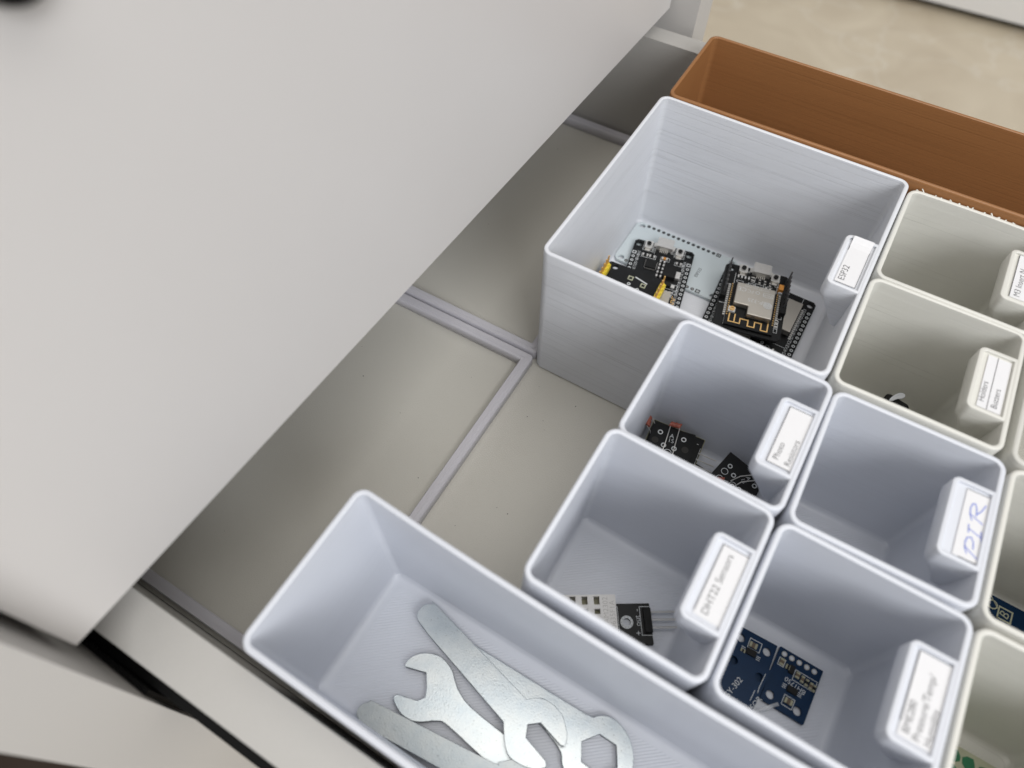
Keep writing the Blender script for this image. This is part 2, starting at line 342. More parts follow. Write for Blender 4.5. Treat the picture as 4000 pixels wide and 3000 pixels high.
def make_bin(x0, x1, y0, y1, h, rz, mat, label, group, text=None, tilt=0.0, bow=(0, 0, 0, 0), wl=0.033, name='printed_box', card=True, tabw=0.51, rim_mat=None):
    cx, cy = (x0 + x1) / 2, (y0 + y1) / 2; hx, hy = (x1 - x0) / 2, (y1 - y0) / 2
    t = thing(name, label, 'storage box', (cx - math.sin(R(tilt)) * h, cy, 0.002 + (hx * math.sin(R(tilt)))), rz, group, ry=tilt)
    ro = 0.078; ri = ro - wl
    bm = bmesh.new(); loops = []
    def lp(ins, z, r, bw): loops.append([bm.verts.new(p) for p in rr_loop(-hx + ins, hx - ins, -hy + ins, hy - ins, r, z, bow=tuple(b * bw for b in bow))])
    lp(0.022, 0, ro - 0.02, 0); lp(0.0, 0.022, ro, 0)
    for k in range(1, 6): lp(0, 0.022 + (h - 0.034) * k / 5, ro, (k / 5) ** 1.5)
    lp(0.003, h - 0.004, ro - 0.003, 1); lp(0.009, h, ro - 0.009, 1); lp(wl - 0.008, h, ri + 0.008, 1); lp(wl - 0.002, h - 0.004, ri + 0.002, 1)
    for k in range(5, 0, -1): lp(wl, 0.10 + (h - 0.115) * (k - 1) / 4.0 if k > 1 else 0.10, ri, ((k - 1) / 4) ** 1.5)
    for a in (30, 60, 90): lp(wl + 0.045 * (1 - math.cos(R(a))), 0.085 - 0.045 * math.sin(R(a)), ri - 0.001 + 0.0 * a, 0)
    lp(wl + 0.075, 0.04, 0.04, 0)
    for A, B in zip(loops, loops[1:]):
        n = len(A)
        for i in range(n): bm.faces.new((A[i], A[(i + 1) % n], B[(i + 1) % n], B[i]))
    bm.faces.new(loops[0][::-1]); f = bm.faces.new(loops[-1]); f.material_index = 1
    bmesh.ops.recalc_face_normals(bm, faces=bm.faces)
    done('box_body', bm, [mat, mat + '_floor'], t, True)
    if text is None: return t
    # label shelf on the right-hand wall
    bm = bmesh.new(); X1 = hx - wl + 0.004; X0 = hx - 0.25; w2 = tabw / 2; loops = []
    def tl(i, z, xr=None, xl=None, rad=0.045, wi=0):
        xl = X0 + i if xl is None else xl; xr = X1 if xr is None else xr; r = max(0.008, rad - i); P = []
        for cxx, cyy, a0 in ((xl + r, w2 - i - wi - r, 90), (xl + r, -w2 + i + wi + r, 180)):
            for k in range(7): a = R(a0 + 15 * k); P.append((cxx + r * math.cos(a), cyy + r * math.sin(a), z))
        P = [(xr, w2 - i - wi, z)] + P + [(xr, -w2 + i + wi, z)]
        loops.append([bm.verts.new(p) for p in P])
    tl(0.03, h - 0.42, xl=X1 - 0.05, rad=0.012, wi=0.03); tl(0.012, h - 0.27, xl=(X0 + X1) / 2 - .01, rad=0.03, wi=.01); tl(0.004, h - 0.135); tl(0, h - 0.115); tl(0, h - 0.012); tl(0.004, h - 0.004); tl(0.009, h - 0.002)
    tl(0.024, h - 0.002, xr=X1 - 0.012); tl(0.028, h - 0.006, xr=X1 - 0.016); tl(0.029, h - 0.02, xr=X1 - 0.017)
    for A, B in zip(loops, loops[1:]):
        n = len(A)
        for i in range(n): bm.faces.new((A[i], A[(i + 1) % n], B[(i + 1) % n], B[i]))
    bm.faces.new(loops[0][::-1]); bm.faces.new(loops[-1]); bmesh.ops.recalc_face_normals(bm, faces=bm.faces)
    done('label_shelf', bm, mat, t, True)
    # paper card with its printed frame and words
    T = text; z = h - 0.018 + T.get('dz', 0); px0, px1, py0, py1 = T.get('card', (hx - 0.19, hx - 0.055, -0.20, 0.20))
    bm = bmesh.new(); n = 10; cur = T.get('curl', 0.0)
    top = []; bot = []
    for i in range(n + 1):
        y = py0 + (py1 - py0) * i / n; dz = cur * max(0, (i / n - 0.8) / 0.2) ** 2
        top.append([bm.verts.new((x, y, z + dz + 0.004)) for x in (px0, px1)]); bot.append([bm.verts.new((x, y, z + dz)) for x in (px0, px1)])
    for A, sgn in ((top, 1), (bot, -1)):
        for i in range(n): q = [A[i][0], A[i][1], A[i + 1][1], A[i + 1][0]]; bm.faces.new(q if sgn > 0 else q[::-1])
    for i in range(n):
        for k in (0, 1): bm.faces.new((top[i][k], top[i + 1][k], bot[i + 1][k], bot[i][k]))
    for i in (0, n): bm.faces.new((top[i][0], top[i][1], bot[i][1], bot[i][0]))
    bmesh.ops.recalc_face_normals(bm, faces=bm.faces)
    cdn = done('label_card', bm, 'paper', t)
    bm = bmesh.new(); zz = z + 0.0045
    for a, b in T.get('lines', ()):
        f = lambda p: (px0 + (px1 - px0) * p[0], py0 + (py1 - py0) * p[1])
        ribbon_bm(bm, [f(a), f(b)], 0.0032, zz, zz + 0.0008)
    if len(bm.verts): done('printed_line', bm, 'ink', cdn)
    else: bm.free()
    if T.get('words'):
        bm = bmesh.new()
        for s, u, v, size in T['words']: text_bm(bm, s, size, px0 + (px1 - px0) * u, py0 + (py1 - py0) * v, zz + 0.0004, 90 + T.get('trot', 0))
        done('lettering', bm, 'ink', cdn)
    if T.get('strokes'):
        bm = bmesh.new()
        for st in T['strokes']: ribbon_bm(bm, [(px0 + (px1 - px0) * (.16 + a * .72), py0 + (py1 - py0) * (b * .92)) for a, b in st], 0.0055, zz, zz + 0.0008)
        done('handwriting', bm, 'blue_ink', cdn)
    return t

full = [((0, 0), (1, 0)), ((1, 0), (1, 1)), ((1, 1), (0, 1)), ((0, 1), (0, 0))]
make_bin(-0.020, 1.972, 2.992, 5.005, 1.39, -0.42, 'cool_a', 'large streaky white printed box labelled ESP32, full of circuit boards', 'white printed boxes', bow=(0.004, 0.006, 0.006, 0.004),
         text=dict(card=(0.795, 0.932, -0.208, 0.235), curl=0.028, lines=[((0, 1), (1, 1)), ((1, 1), (1, 0)), ((1, 0), (0, 0)), ((0, 1), (0, .72))], words=[('ESP32', 0.27, 0.06, 0.060)]))
make_bin(1.990, 3.000, 4.002, 4.992, 1.346, -0.27, 'warm', 'warm white printed box with frayed far rim, labelled M3 Insert', 'warm white printed boxes', bow=(-0.012, 0.0, 0.0, 0.0),
         text=dict(card=(0.315, 0.45, -0.20, 0.22), lines=[((0, 1), (0, 0))], words=[('M3 Insert N', 0.32, 0.04, 0.056)]))
make_bin(1.985, 2.972, 3.018, 3.993, 1.357, 0.5, 'warm', 'warm white printed box labelled Holders and Buzzers', 'warm white printed boxes', bow=(0, .004, 0, 0),
         text=dict(card=(0.305, 0.44, -0.21, 0.21), lines=[((0.42, 1), (0.42, 0))], words=[('Holders', 0.14, 0.1, 0.05), ('Buzzers', 0.70, 0.06, 0.05)]))
make_bin(1.022, 2.018, 2.018, 2.985, 1.381, -0.67, 'cool', 'small white printed box labelled Photo Resistors', 'white printed boxes',
         text=dict(card=(0.315, 0.468, -0.205, 0.205), lines=full, words=[('Photo', 0.27, 0.08, 0.05), ('Resistors', 0.72, 0.06, 0.05)]))
make_bin(0.983, 1.987, 0.998, 2.012, 1.406, -0.81, 'cool', 'small white printed box labelled DHT22 Sensors', 'white printed boxes', tilt=2.0,
         text=dict(card=(0.318, 0.472, -0.205, 0.20), lines=[((0, 1), (0, 0.05)), ((1, 1), (1, 0)), ((0, 1), (1, 1))], words=[('DHT22 Sensors', 0.34, 0.05, 0.054)]))
P_, I_, Rr = [], [], []
make_bin(2.034, 3.012, 2.014, 2.973, 1.373, 0.56, 'cool', 'nearly empty white printed box with handwritten blue PIR label', 'white printed boxes',
         text=dict(card=(0.325, 0.478, -0.215, 0.205), lines=[((0, 1), (1, 1)), ((1, 1), (1, 0)), ((1, 0), (0.2, 0))],
         strokes=[[(0.86, 0.08), (0.55, 0.13), (0.24, 0.19)], [(0.36, 0.10), (0.24, 0.17), (0.20, 0.26), (0.26, 0.34), (0.42, 0.36), (0.55, 0.30), (0.60, 0.20)],
                  [(0.24, 0.42), (0.18, 0.54)], [(0.21, 0.48), (0.80, 0.42)], [(0.88, 0.33), (0.78, 0.50)],
                  [(0.76, 0.63), (0.44, 0.67), (0.16, 0.71)], [(0.26, 0.63), (0.14, 0.70), (0.10, 0.80), (0.15, 0.88), (0.27, 0.90), (0.38, 0.83), (0.42, 0.72)], [(0.42, 0.74), (0.60, 0.82), (0.74, 0.94)]]))
make_bin(2.010, 3.012, 0.996, 1.995, 1.379, -1.1, 'cool', 'white printed box labelled BME280 Pressure Temp Humidity', 'white printed boxes',
         text=dict(card=(0.305, 0.470, -0.21, 0.215), lines=[((0, 1), (0, 0.15)), ((1, 0.95), (1, 0)), ((0, 1), (1, 1))], words=[('BME280', 0.20, 0.05, 0.048), ('Pressure/Temp/', 0.50, 0.03, 0.051), ('Humidity', 0.80, 0.04, 0.048)]))
make_bin(-0.004, 4.0, 0.026, 0.987, 1.444, -0.24, 'cool', 'long white printed box at the near edge, holding flat wrenches', 'white printed boxes', bow=(0.06, -0.01, 0, 0), wl=0.035)
make_bin(0.020, 5.0, 5.025, 6.015, 1.395, 0.2, 'brown', 'long empty brown printed box along the far drawer wall', None, bow=(0.01, 0.0, 0, 0), name='printed_box')
make_bin(3.02, 3.99, 3.02, 4.99, 1.35, 0, 'warm', 'warm white printed box cut off by the right photo edge, beside the Buzzers box', 'warm white printed boxes')
make_bin(3.035, 4.0, 2.02, 2.985, 1.36, 0.3, 'warm', 'warm white printed box holding a dark blue board, right of the PIR box', 'warm white printed boxes')
make_bin(3.035, 4.0, 1.0, 1.985, 1.36, -0.6, 'warm', 'warm white printed box holding a green patterned board, lower right', 'warm white printed boxes')
# frayed plastic whiskers on the far rim of the M3 box
bm = bmesh.new()
for i in range(17):
    x = -0.44 + 0.90 * i / 16 + random.uniform(-.022, .022); r = random.uniform(.006, .018) * (2.2 if random.random() < .12 else 1)
    d = Vector((random.uniform(-1, 1), random.uniform(.4, 1.3), random.uniform(-.2, .8))).normalized() * r
    p = Vector((x, 0.484 + 0.012 * (1 - (x / .5) ** 2), 1.342)); tube_bm(bm, [p, p + d * .6, p + d * 1.2 + Vector((random.uniform(-.006, .006), 0, 0))], random.uniform(.003, .008), 5)
o = [q for q in C.objects if q.get('label', '').endswith('labelled M3 Insert')][0]
done('rim_fraying', bm, 'warm', o)

# ------------------------------------------------------------------ circuit boards
def chamfer_rect(w, l, c): a, b = w / 2, l / 2; return [(-a + c, -b), (a - c, -b), (a, -b + c), (a, b - c), (a - c, b), (-a + c, b), (-a, b - c), (-a, -b + c)]
def board(name, label, loc, rz, w, l, mat='pcb_black', cat='circuit board', holes=(), ch=0.025, th=0.032, group=None, rx=0, ry=0):
    t = thing(name, label, cat, loc, rz, group, rx=rx, ry=ry)
    bm = plate_bm(chamfer_rect(w, l, ch), [circ(x, y, r) for x, y, r in holes], 0, th); done('board_plate', bm, mat, t)
    return t
TH = 0.032
def rings(t, pts, r=0.0145, ri=0.008, mat='silk', sq=()):
    for i, (x, y) in enumerate(pts):
        bm = bmesh.new()
        if i in sq: ribbon_bm(bm, [(x - r, y - r), (x + r, y - r), (x + r, y + r), (x - r, y + r)], r - ri + .001, TH + .0003, TH + .0014, True)
        else: ring_bm(bm, x, y, TH - .002, TH + 0.0015, r, ri, 14)
        done('solder_pad', bm, mat, t)
def usb(t, x, y):
    u = box('usb_connector', 'tin', t, x - 0.075, x + 0.075, y - 0.055, y + 0.06, TH + .001, TH + 0.052, bevel=0.008)
    bm = bmesh.new(); box_bm(bm, x - .062, x + .062, y + .056, y + .0615, TH + .010, TH + .044); done('usb_slot', bm, 'chip', u)
    for s in (-1, 1): box('usb_flange', 'tin', u, x + s * .085 - .012, x + s * .085 + .012, y - .03, y + .02, TH + .001, TH + .012)
    bm = bmesh.new()
    for k in range(5): box_bm(bm, x - .034 + k * .016, x - .027 + k * .016, y - .085, y - .054, TH + .001, TH + .010)
    done('usb_pins', bm, 'tin', u)
def button(t, x, y, rot=0):
    b_ = box('push_button', 'tin', t, x - .036, x + .036, y - .048, y + .04, TH + .001, TH + .028, bevel=.006)
    bm = bmesh.new(); cyl_bm(bm, x, y, TH + .028, TH + .044, .020, 16); done('button_cap', bm, 'chip', b_, True)
    box('button_lead', 'tin', b_, x - .022, x + .022, y - .072, y - .05, TH + .001, TH + .010)
def smds(t, lst, end='tin'):
    for x, y, w_, h_, body in lst:
        bm = bmesh.new(); hz = TH + .016
        if w_ >= h_:
            box_bm(bm, x - w_ / 2, x - w_ * .22, y - h_ / 2, y + h_ / 2, TH + .001, hz, mi=1); box_bm(bm, x + w_ * .22, x + w_ / 2, y - h_ / 2, y + h_ / 2, TH + .001, hz, mi=1); box_bm(bm, x - w_ * .21, x + w_ * .21, y - h_ / 2, y + h_ / 2, TH + .001, hz - .001)
        else:
            box_bm(bm, x - w_ / 2, x + w_ / 2, y - h_ / 2, y - h_ * .22, TH + .001, hz, mi=1); box_bm(bm, x - w_ / 2, x + w_ / 2, y + h_ * .22, y + h_ / 2, TH + .001, hz, mi=1); box_bm(bm, x - w_ / 2, x + w_ / 2, y - h_ * .21, y + h_ * .21, TH + .001, hz - .001)
        done('surface_component', bm, [body, end], t)
def silk(t, polys=(), texts=(), mat='silk', wd=0.0035, name='silkscreen'):
    bm = bmesh.new()
    for p, closed in polys: ribbon_bm(bm, p, wd, TH + .0004, TH + .0013, closed)
    for s, size, x, y, rot, al in texts: text_bm(bm, s, size, x, y, TH + .0018, rot, al)
    return done(name, bm, mat, t)
def rect(x0, x1, y0, y1): return ([(x0, y0), (x1, y0), (x1, y1), (x0, y1)], True)
def oct_ring(x, y, r): return (circ(x, y, r, 14), True)
esp_holes = [(-.235, .465, .030), (.235, .465, .030), (-.235, -.465, .030), (.235, -.465, .030)]
LR = ['VIN', 'GND', 'D13', 'D12', 'D14', 'D27', 'D26', 'D25', 'D33', 'D32', 'D35', 'D34', 'VN', 'VP', 'EN']
LL = ['3V3', 'GND', 'D15', 'D2', 'D4', 'RX2', 'TX2', 'D5', 'D18', 'D19', 'D21', 'RX0', 'TX0', 'D22', 'D23']
py = [0.345 - 0.0508 * i for i in range(15)]

# white-backed board, upside down at the bottom of the box
t = board('circuit_board', 'pale white backed ESP32S board lying face down, under the black boards', (0.555, 4.655, 0.045), -0.4, 1.03, 0.555, 'pcb_white',
          holes=[(-.455, .232, .030), (-.455, -.232, .030), (.455, .232, .030), (.455, -.232, .030)], ch=0.035, group='boards in the ESP32 box')
rings(t, [(-0.395 + .0508 * i, 0.252) for i in range(15)] + [(-0.395 + .0508 * i, -0.252) for i in range(15)], 0.0165, 0.0085, 'ink', sq=(14, 29))
for i in range(30):
    bm = bmesh.new(); cyl_bm(bm, -0.395 + .0508 * (i % 15), 0.252 if i < 15 else -0.252, TH - .001, TH + .0006, .0075, 12); done('pin_hole', bm, 'dark_hole' if i < 15 else 'grey_silk', t)
silk(t, (), [('ESP32S', .042, .235, -.105, 90, 'LEFT')], 'ink', name='lettering')

# black devkit with usb and two buttons
t = board('circuit_board', 'black ESP32 board with BOOT and EN buttons, lying on the white backed board', (0.508, 4.215, 0.085), 11.5, 0.56, 1.03, holes=esp_holes, group='boards in the ESP32 box', rx=0.6)
usb(t, 0.0, 0.495); button(t, -.145, .462); button(t, .148, .455)
rings(t, [(-.254, y) for y in py] + [(.254, y) for y in py], sq=(0, 15))
box('chip', 'chip', t, -.125, -.025, .19, .29, TH + .001, TH + .022, bevel=.003)
rg = box('voltage_regulator', 'chip', t, .055, .165, .115, .235, TH + .001, TH + .045, bevel=.005); box('regulator_tab', 'tin', rg, .166, .205, .135, .215, TH + .001, TH + .025, bevel=.004)
dd = box('diode', 'chip', t, .07, .15, .02, .065, TH + .001, TH + .035, bevel=.004); box('diode_lead', 'tin', dd, .152, .185, .025, .06, TH + .001, TH + .012)
smds(t, [(-.15, .335, .055, .026, 'chip'), (-.085, .335, .055, .026, 'chip'), (.03, .345, .055, .026, 'orange'), (.165, .325, .05, .024, 'chip'), (.02, .26, .05, .024, 'chip'), (.02, .215, .05, .024, 'chip'), (.02, .17, .05, .024, 'chip'), (.02, .125, .05, .024, 'chip'), (.02, .30, .05, .022, 'chip'), (-.03, .06, .05, .026, 'chip'), (.12, -.05, .03, .05, 'chip'), (.16, -.05, .03, .05, 'chip')])
silk(t, [rect(-.185, -.05, .315, .355), rect(-.005, .075, .325, .365), rect(.13, .20, .305, .345), rect(.06, .21, .012, .074), rect(-.065, .005, .04, .08), rect(.10, .18, -.08, -.02), rect(-.19, -.10, .40, .51), rect(.105, .195, .40, .50), oct_ring(.20, -.015, .018), ([(-.14, .10), (-.02, .07)], False)],
     [(s, .036, .214, y, -90, 'CENTER') for s, y in zip(LR, py)] + [(s, .036, -.214, y, -90, 'CENTER') for s, y in zip(LL, py)] + [('BOOT', .040, -.088, .44, -90, 'CENTER'), ('EN', .040, .085, .45, 90, 'CENTER')])
bm = bmesh.new()
for k in range(8):
    for s in (0, 1): box_bm(bm, -.122 + k * .0125, -.116 + k * .0125, .183 if s == 0 else .291, .189 if s == 0 else .297, TH + .001, TH + .004)
    for s in (0, 1): box_bm(bm, -.132 if s == 0 else -.024, -.126 if s == 0 else -.018, .195 + k * .012, .201 + k * .012, TH + .001, TH + .004)
done('chip_pins', bm, 'grey_silk', t)
sh = box('metal_shield', 'can', t, -.17, .17, -.40, -.09, TH + .02, TH + .085, bevel=.008)
bm = bmesh.new(); ribbon_bm(bm, [(.19, -.06), (.19, -.085), (.215, -.085), (.215, -.105), (.19, -.105), (.19, -.13), (.215, -.13), (.215, -.15), (.19, -.15)], .006, TH + .0005, TH + .002); done('antenna', bm, 'gold', t)

# board turned face down with yellow pin headers
t = board('circuit_board', 'plain black board lying face down with yellow pin headers along both sides', (0.375, 3.72, 0.185), 3.7, 0.56, 1.02, holes=[(-.20, .462, .028), (.235, -.465, .03), (-.235, -.465, .03)], group='boards in the ESP32 box', rx=-1.0)
for s in (-1, 1):
    ph = box('pin_header', 'yellow', t, s * .258 - .026, s * .258 + .026, -.34, .42, TH + .001, TH + .055)
    for k in range(15):
        y = .395 - k * .0508
        bm = bmesh.new(); cyl_bm(bm, s * .258, y, TH + .05, TH + .075, .030, 8, .020); done('pin_collar', bm, 'yellow', ph)
        bm = bmesh.new(); box_bm(bm, s * .258 - .006, s * .258 + .006, y - .006, y + .006, TH + .06, TH + .175); done('pin', bm, 'gold', ph)
rings(t, [(-.03, .40), (.10, .365)], .019, .010, 'beige', sq=(0, 1)); rings(t, [(-.02, .33), (.07, .30)], .016, .008, 'silk')
silk(t, [([(.01, .43), (.12, .40)], False)], (), 'silk', .012)

# pair of boards under the antenna board
LR4 = ['D23', 'D22', 'TX0', 'RX0', 'D21', 'D19', 'D18', 'D5', 'TX2', 'RX2', 'D4', 'D2', 'D15', 'GND', '3V3']
t = board('circuit_board', 'black board with metal shield under the antenna board, nearest the label shelf', (1.552, 4.300, 0.045), -0.6, 0.56, 1.03, holes=esp_holes, group='boards in the ESP32 box')
rings(t, [(.254, y + .02) for y in py] + [(-.254, y + .02) for y in py])
sh = box('metal_shield', 'can', t, -.175, .175, .02, .375, TH + .02, TH + .075, bevel=.012)
silk(t, [([(.165, .51), (.165, .40)], False), rect(.08, .12, -.20, -.16), rect(.08, .13, -.26, -.22), rect(.06, .10, -.32, -.28), ([(-.18, -.10), (.2, -.10)], False)], [(s, .040, .212, y + .02, 90, 'CENTER') for s, y in zip(LR4, py)] + [('DOIT', .05, .02, -.16, 180, 'CENTER')])
bm = bmesh.new()
for k in range(16): box_bm(bm, .186, .206, .36 - k * .0235, .372 - k * .0235, TH + .001, TH + .008)
done('castellated_pads', bm, 'tin', t)
smds(t, [(.10, -.18, .05, .024, 'chip'), (.05, -.20, .05, .024, 'chip'), (.10, -.24, .05, .024, 'chip'), (-.05, -.22, .05, .024, 'chip'), (.0, -.28, .05, .024, 'chip')])
t = board('circuit_board', 'black board with a row of pin holes, left of and under the antenna board', (1.300, 4.235, 0.10), 183.5, 0.56, 1.03, holes=esp_holes, group='boards in the ESP32 box', rx=0, ry=1.0)
rings(t, [(.254, y) for y in py] + [(-.254, y) for y in py])
silk(t, [], [(s, .038, .212, y, 90, 'CENTER') for s, y in zip(LR4, py)])
bm = bmesh.new()
for k in range(16): box_bm(bm, .165, .19, .36 - k * .0235, .372 - k * .0235, TH + .001, TH + .010)
done('castellated_pads', bm, 'tin', t)
box('metal_shield', 'can', t, -.15, .15, -.0, .33, TH + .01, TH + .05, bevel=.012)

# board with the zigzag antenna on top
t = board('circuit_board', 'topmost black board with gold zigzag antenna, orange capacitor and marked metal shield', (1.335, 4.392, 0.215), 12.0, 0.56, 0.735, holes=[(-.23, .315, .030)], ch=0.03, group='boards in the ESP32 box')
usb(t, .03, .345); button(t, -.125, .322); button(t, .155, .30)
MX0, MX1, MY0, MY1 = -.20, .205, -.335, .125
box('radio_module', 'pcb_black', t, MX0, MX1, MY0, MY1, TH + .002, TH + .020)
z0 = TH + .0205
bm = plate_bm([(-.158, .105), (.165, .105), (.165, -.220), (-.035, -.220), (-.035, -.130), (-.158, -.130)], [], z0 + .002, z0 + .055)
sh = done('metal_shield', bm, 'can', t, False, .006, 2)
bm = bmesh.new(); zt = z0 + .0556
text_bm(bm, 'ESP-32S', .056, .04, -.065, zt, 180, 'CENTER'); text_bm(bm, 'CE', .062, .125 - .235, .035, zt, 180, 'CENTER'); text_bm(bm, 'FC', .046, -.04, .03, zt, 180, 'CENTER')
text_bm(bm, 'Wi-Fi', .036, .105, .025, zt, 180, 'CENTER'); text_bm(bm, 'WiFi+BT SoC Inside', .026, .01, .075, zt, 180, 'CENTER'); text_bm(bm, 'ISM2.4G 802.11b/g/n', .024, .01, .10, zt, 180, 'CENTER')
ring_bm(bm, .02, .03, zt - .001, zt + .001, .018, .014)
for r_ in (.036, .028, .020, .011): ring_bm(bm, .118, -.085, zt - .001, zt + .001, r_, r_ - .0045, 20)
ribbon_bm(bm, [(.07, .005), (.15, .005), (.15, .048), (.07, .048)], .003, zt - .0005, zt + .0005, True)
done('shield_marking', bm, 'silk', sh)
bm = bmesh.new(); ribbon_bm(bm, [(-.165, -.215), (-.165, -.300), (-.072, -.300), (-.072, -.245), (-.005, -.245), (-.005, -.305), (.05, -.305), (.05, -.245), (.105, -.245), (.105, -.315), (.158, -.315), (.158, -.228)], .010, z0, z0 + .0018)
ribbon_bm(bm, [(-.118, -.215), (-.118, -.300)], .010, z0, z0 + .0019); done('antenna', bm, 'gold', t)
cn = box('coax_socket', 'silk', t, -.185, -.128, -.205, -.15, z0, z0 + .018, bevel=.003)
bm = bmesh.new(); ring_bm(bm, -.156, -.177, z0 + .018, z0 + .030, .022, .012, 18); cyl_bm(bm, -.156, -.177, z0 + .018, z0 + .026, .006, 10); done('socket_ring', bm, 'gold', cn)
for s, xx in ((-1, MX0), (1, MX1)):
    bm = bmesh.new()
    for k in range(15):
        y = .115 - k * .0245
        box_bm(bm, xx - .022 if s < 0 else xx + .003, xx - .003 if s < 0 else xx + .022, y - .007, y + .005, TH + .001, TH + .012)
    done('castellated_pads', bm, 'tin', t)
    bm = bmesh.new()
    for k in range(15):
        y = .115 - k * .0245; ring_bm(bm, xx - s * .010, y, z0 - .001, z0 + .001, .0065, .003, 8)
    done('via_row', bm, 'gold', t)
cp = box('capacitor', 'orange', t, .192, .248, .155, .215, TH + .001, TH + .05, bevel=.005); box('capacitor_end', 'silk', cp, .197, .243, .143, .153, TH + .001, TH + .02)
smds(t, [(-.155 + .03 * k, .232, .013, .034, 'silk') for k in range(4)] + [(.03, .225, .016, .042, 'chip'), (.075, .222, .016, .042, 'chip'), (.12, .215, .016, .042, 'chip'), (-.03, .235, .03, .045, 'chip'), (.11, .165, .045, .02, 'chip'), (.225, -.175, .02, .035, 'chip'), (.225, -.215, .02, .035, 'chip')])
silk(t, [rect(-.04, -.01, .21, .262), rect(.165, .19, .215, .262), rect(-.16, -.105, .17, .192), rect(-.06, -.01, .168, .19), rect(.0, .07, .165, .20), rect(.185, .255, .135, .225), rect(.212, .24, -.195, -.152), rect(.212, .24, -.24, -.198), rect(.212, .24, -.285, -.243), ([(-.18, .27), (-.18, -.02)], False), ([(-.27, -.10), (-.2, -.10)], False), ([(-.2, -.33), (-.2, -.12)], False), ([(.205, -.33), (.205, -.05)], False), rect(.19, .26, -.13, -.05)], [('B', .04, -.075, .315, -90, 'CENTER'), ('LED1', .03, .115, .19, 0, 'CENTER'), ('ANT', .03, -.09, -.185, 0, 'CENTER')])
for s, ya, yb in ((-1, -.06, .30), (1, -.10, .30)):
    ph = box('pin_header', 'chip', t, s * .254 - .024, s * .254 + .024, ya, yb, TH + .001, TH + .052)
    n = int((yb - ya) / .0508)
    for k in range(n):
        y = yb - .025 - k * .0508
        bm = bmesh.new(); box_bm(bm, s * .254 - .0055, s * .254 + .0055, y - .0055, y + .0055, TH + .05, TH + .165); done('pin', bm, 'cut_steel', ph)

# photo resistor modules
def photo_module(label, loc, rz, rx=0, ry=0, w_=.326, l=.40, detail=0, edge='pcb_black'):
    t = thing('sensor_module', label, 'sensor board', loc, rz, 'sensor boards in the Photo Resistors box', rx=rx, ry=ry)
    bm = plate_bm(chamfer_rect(w_, l, .004), [], 0, TH); done('board_plate', bm, 'pcb_black', t)
    ed = bmesh.new(); ribbon_bm(ed, chamfer_rect(w_ + .004, l + .004, .004), .006, .004, TH - .004, True); done('board_edge', ed, edge, t)
    hl = l / 2
    return t, hl
def ldr(t, p, ang, leads):
    bm = bmesh.new(); ca, sa = math.cos(R(ang)), math.sin(R(ang)); pts = []
    for k in range(15):
        u = -1 + 2 * k / 14; pts.append((p[0] + ca * u * .042 - sa * .004 * math.sin(u * 9), p[1] + sa * u * .042 + ca * .004 * math.sin(u * 9), p[2]))
    tube_bm(bm, pts, .019, 10); o = done('photoresistor', bm, 'ldr', t, True)
    for ld in leads:
        bm = bmesh.new(); tube_bm(bm, ld, .0035, 6); done('wire_lead', bm, 'tin', o, True)
t, hl = photo_module('sensor board on edge against the far wall, under the upright lettered one', (1.312, 2.745, 0.155), 4.3, rx=6.0, w_=.405, l=.38, edge='edge')
ph = box('pin_header', 'chip', t, .135, .19, -.09, .10, TH + .001, TH + .05)
for k in range(3):
    y = .055 - k * .0508; bm = bmesh.new(); tube_bm(bm, [(.18, y, TH + .03), (.33, y, TH + .03)], .006, 6); done('pin', bm, 'tin', ph)
silk(t, [rect(.125, .196, -.10, .11)], [('-', .06, .165, .14, 0, 'CENTER'), ('S', .05, .165, -.14, 0, 'CENTER')])
ldr(t, (-.238, .135, .09), 100, [[(-.22, .17, .09), (-.15, .10, .06), (-.12, .05, .03)], [(-.235, .09, .09), (-.2, .08, .06), (-.17, .03, .03)]])
t, hl = photo_module('sensor board with white rings and a straight red photoresistor at its top', (1.305, 2.690, 0.235), 12.3, rx=2.0, w_=.318, l=.38)
rings(t, [(-.095, .135), (.085, .125), (-.05, .035), (.03, .03)], .020, .012, 'silk'); rings(t, [(-.05, -.03), (.03, -.035)], .017, .01, 'silk')
for x, y in ((-.12, .06), (.11, .045)):
    bm = bmesh.new(); cyl_bm(bm, x, y, TH - .001, TH + .001, .026, 18); done('round_hole', bm, 'dark_hole', t)
silk(t, [(circ(-.01, -.02, .03, 16)[1:8], False)], [('A', .052, -.005, .125, 0, 'CENTER'), ('1S', .048, -.005, .085, 0, 'CENTER')])
ldr(t, (.0, .215, .055), 2, [[(-.035, .215, .055), (-.035, .19, .058), (-.042, .06, .05), (-.05, -.03, .03)], [(.035, .213, .055), (.035, .19, .058), (.03, .06, .05), (.03, -.035, .03)]])
t, hl = photo_module('tilted sensor board near the label shelf with a bent lead photoresistor', (1.818, 2.700, 0.25), -14, rx=3, ry=3, w_=.32, l=.325)
rings(t, [(-.10, .07), (.115, .07), (-.04, .03), (.05, -.03)], .018, .011, 'silk'); rings(t, [(-.105, .01), (-.10, -.06), (.11, -.04), (.04, -.10)], .026, .022, 'silk'); rings(t, [(.0, -.04)], .030, .026, 'silk'); rings(t, [(.0, -.04)], .014, .007, 'silk')
silk(t, [([(.02, -.06), (.05, -.06), (.05, -.04)], False)], [('A', .045, .05, .085, -30, 'CENTER'), ('1S', .042, .035, .045, -30, 'CENTER')])
ldr(t, (.115, .175, .09), 70, [[(.10, .15, .09), (.06, .10, .10), (.0, .03, .09), (-.03, -.02, .035)], [(.13, .145, .09), (.09, .07, .10), (.03, .0, .09), (.01, -.05, .035)]])
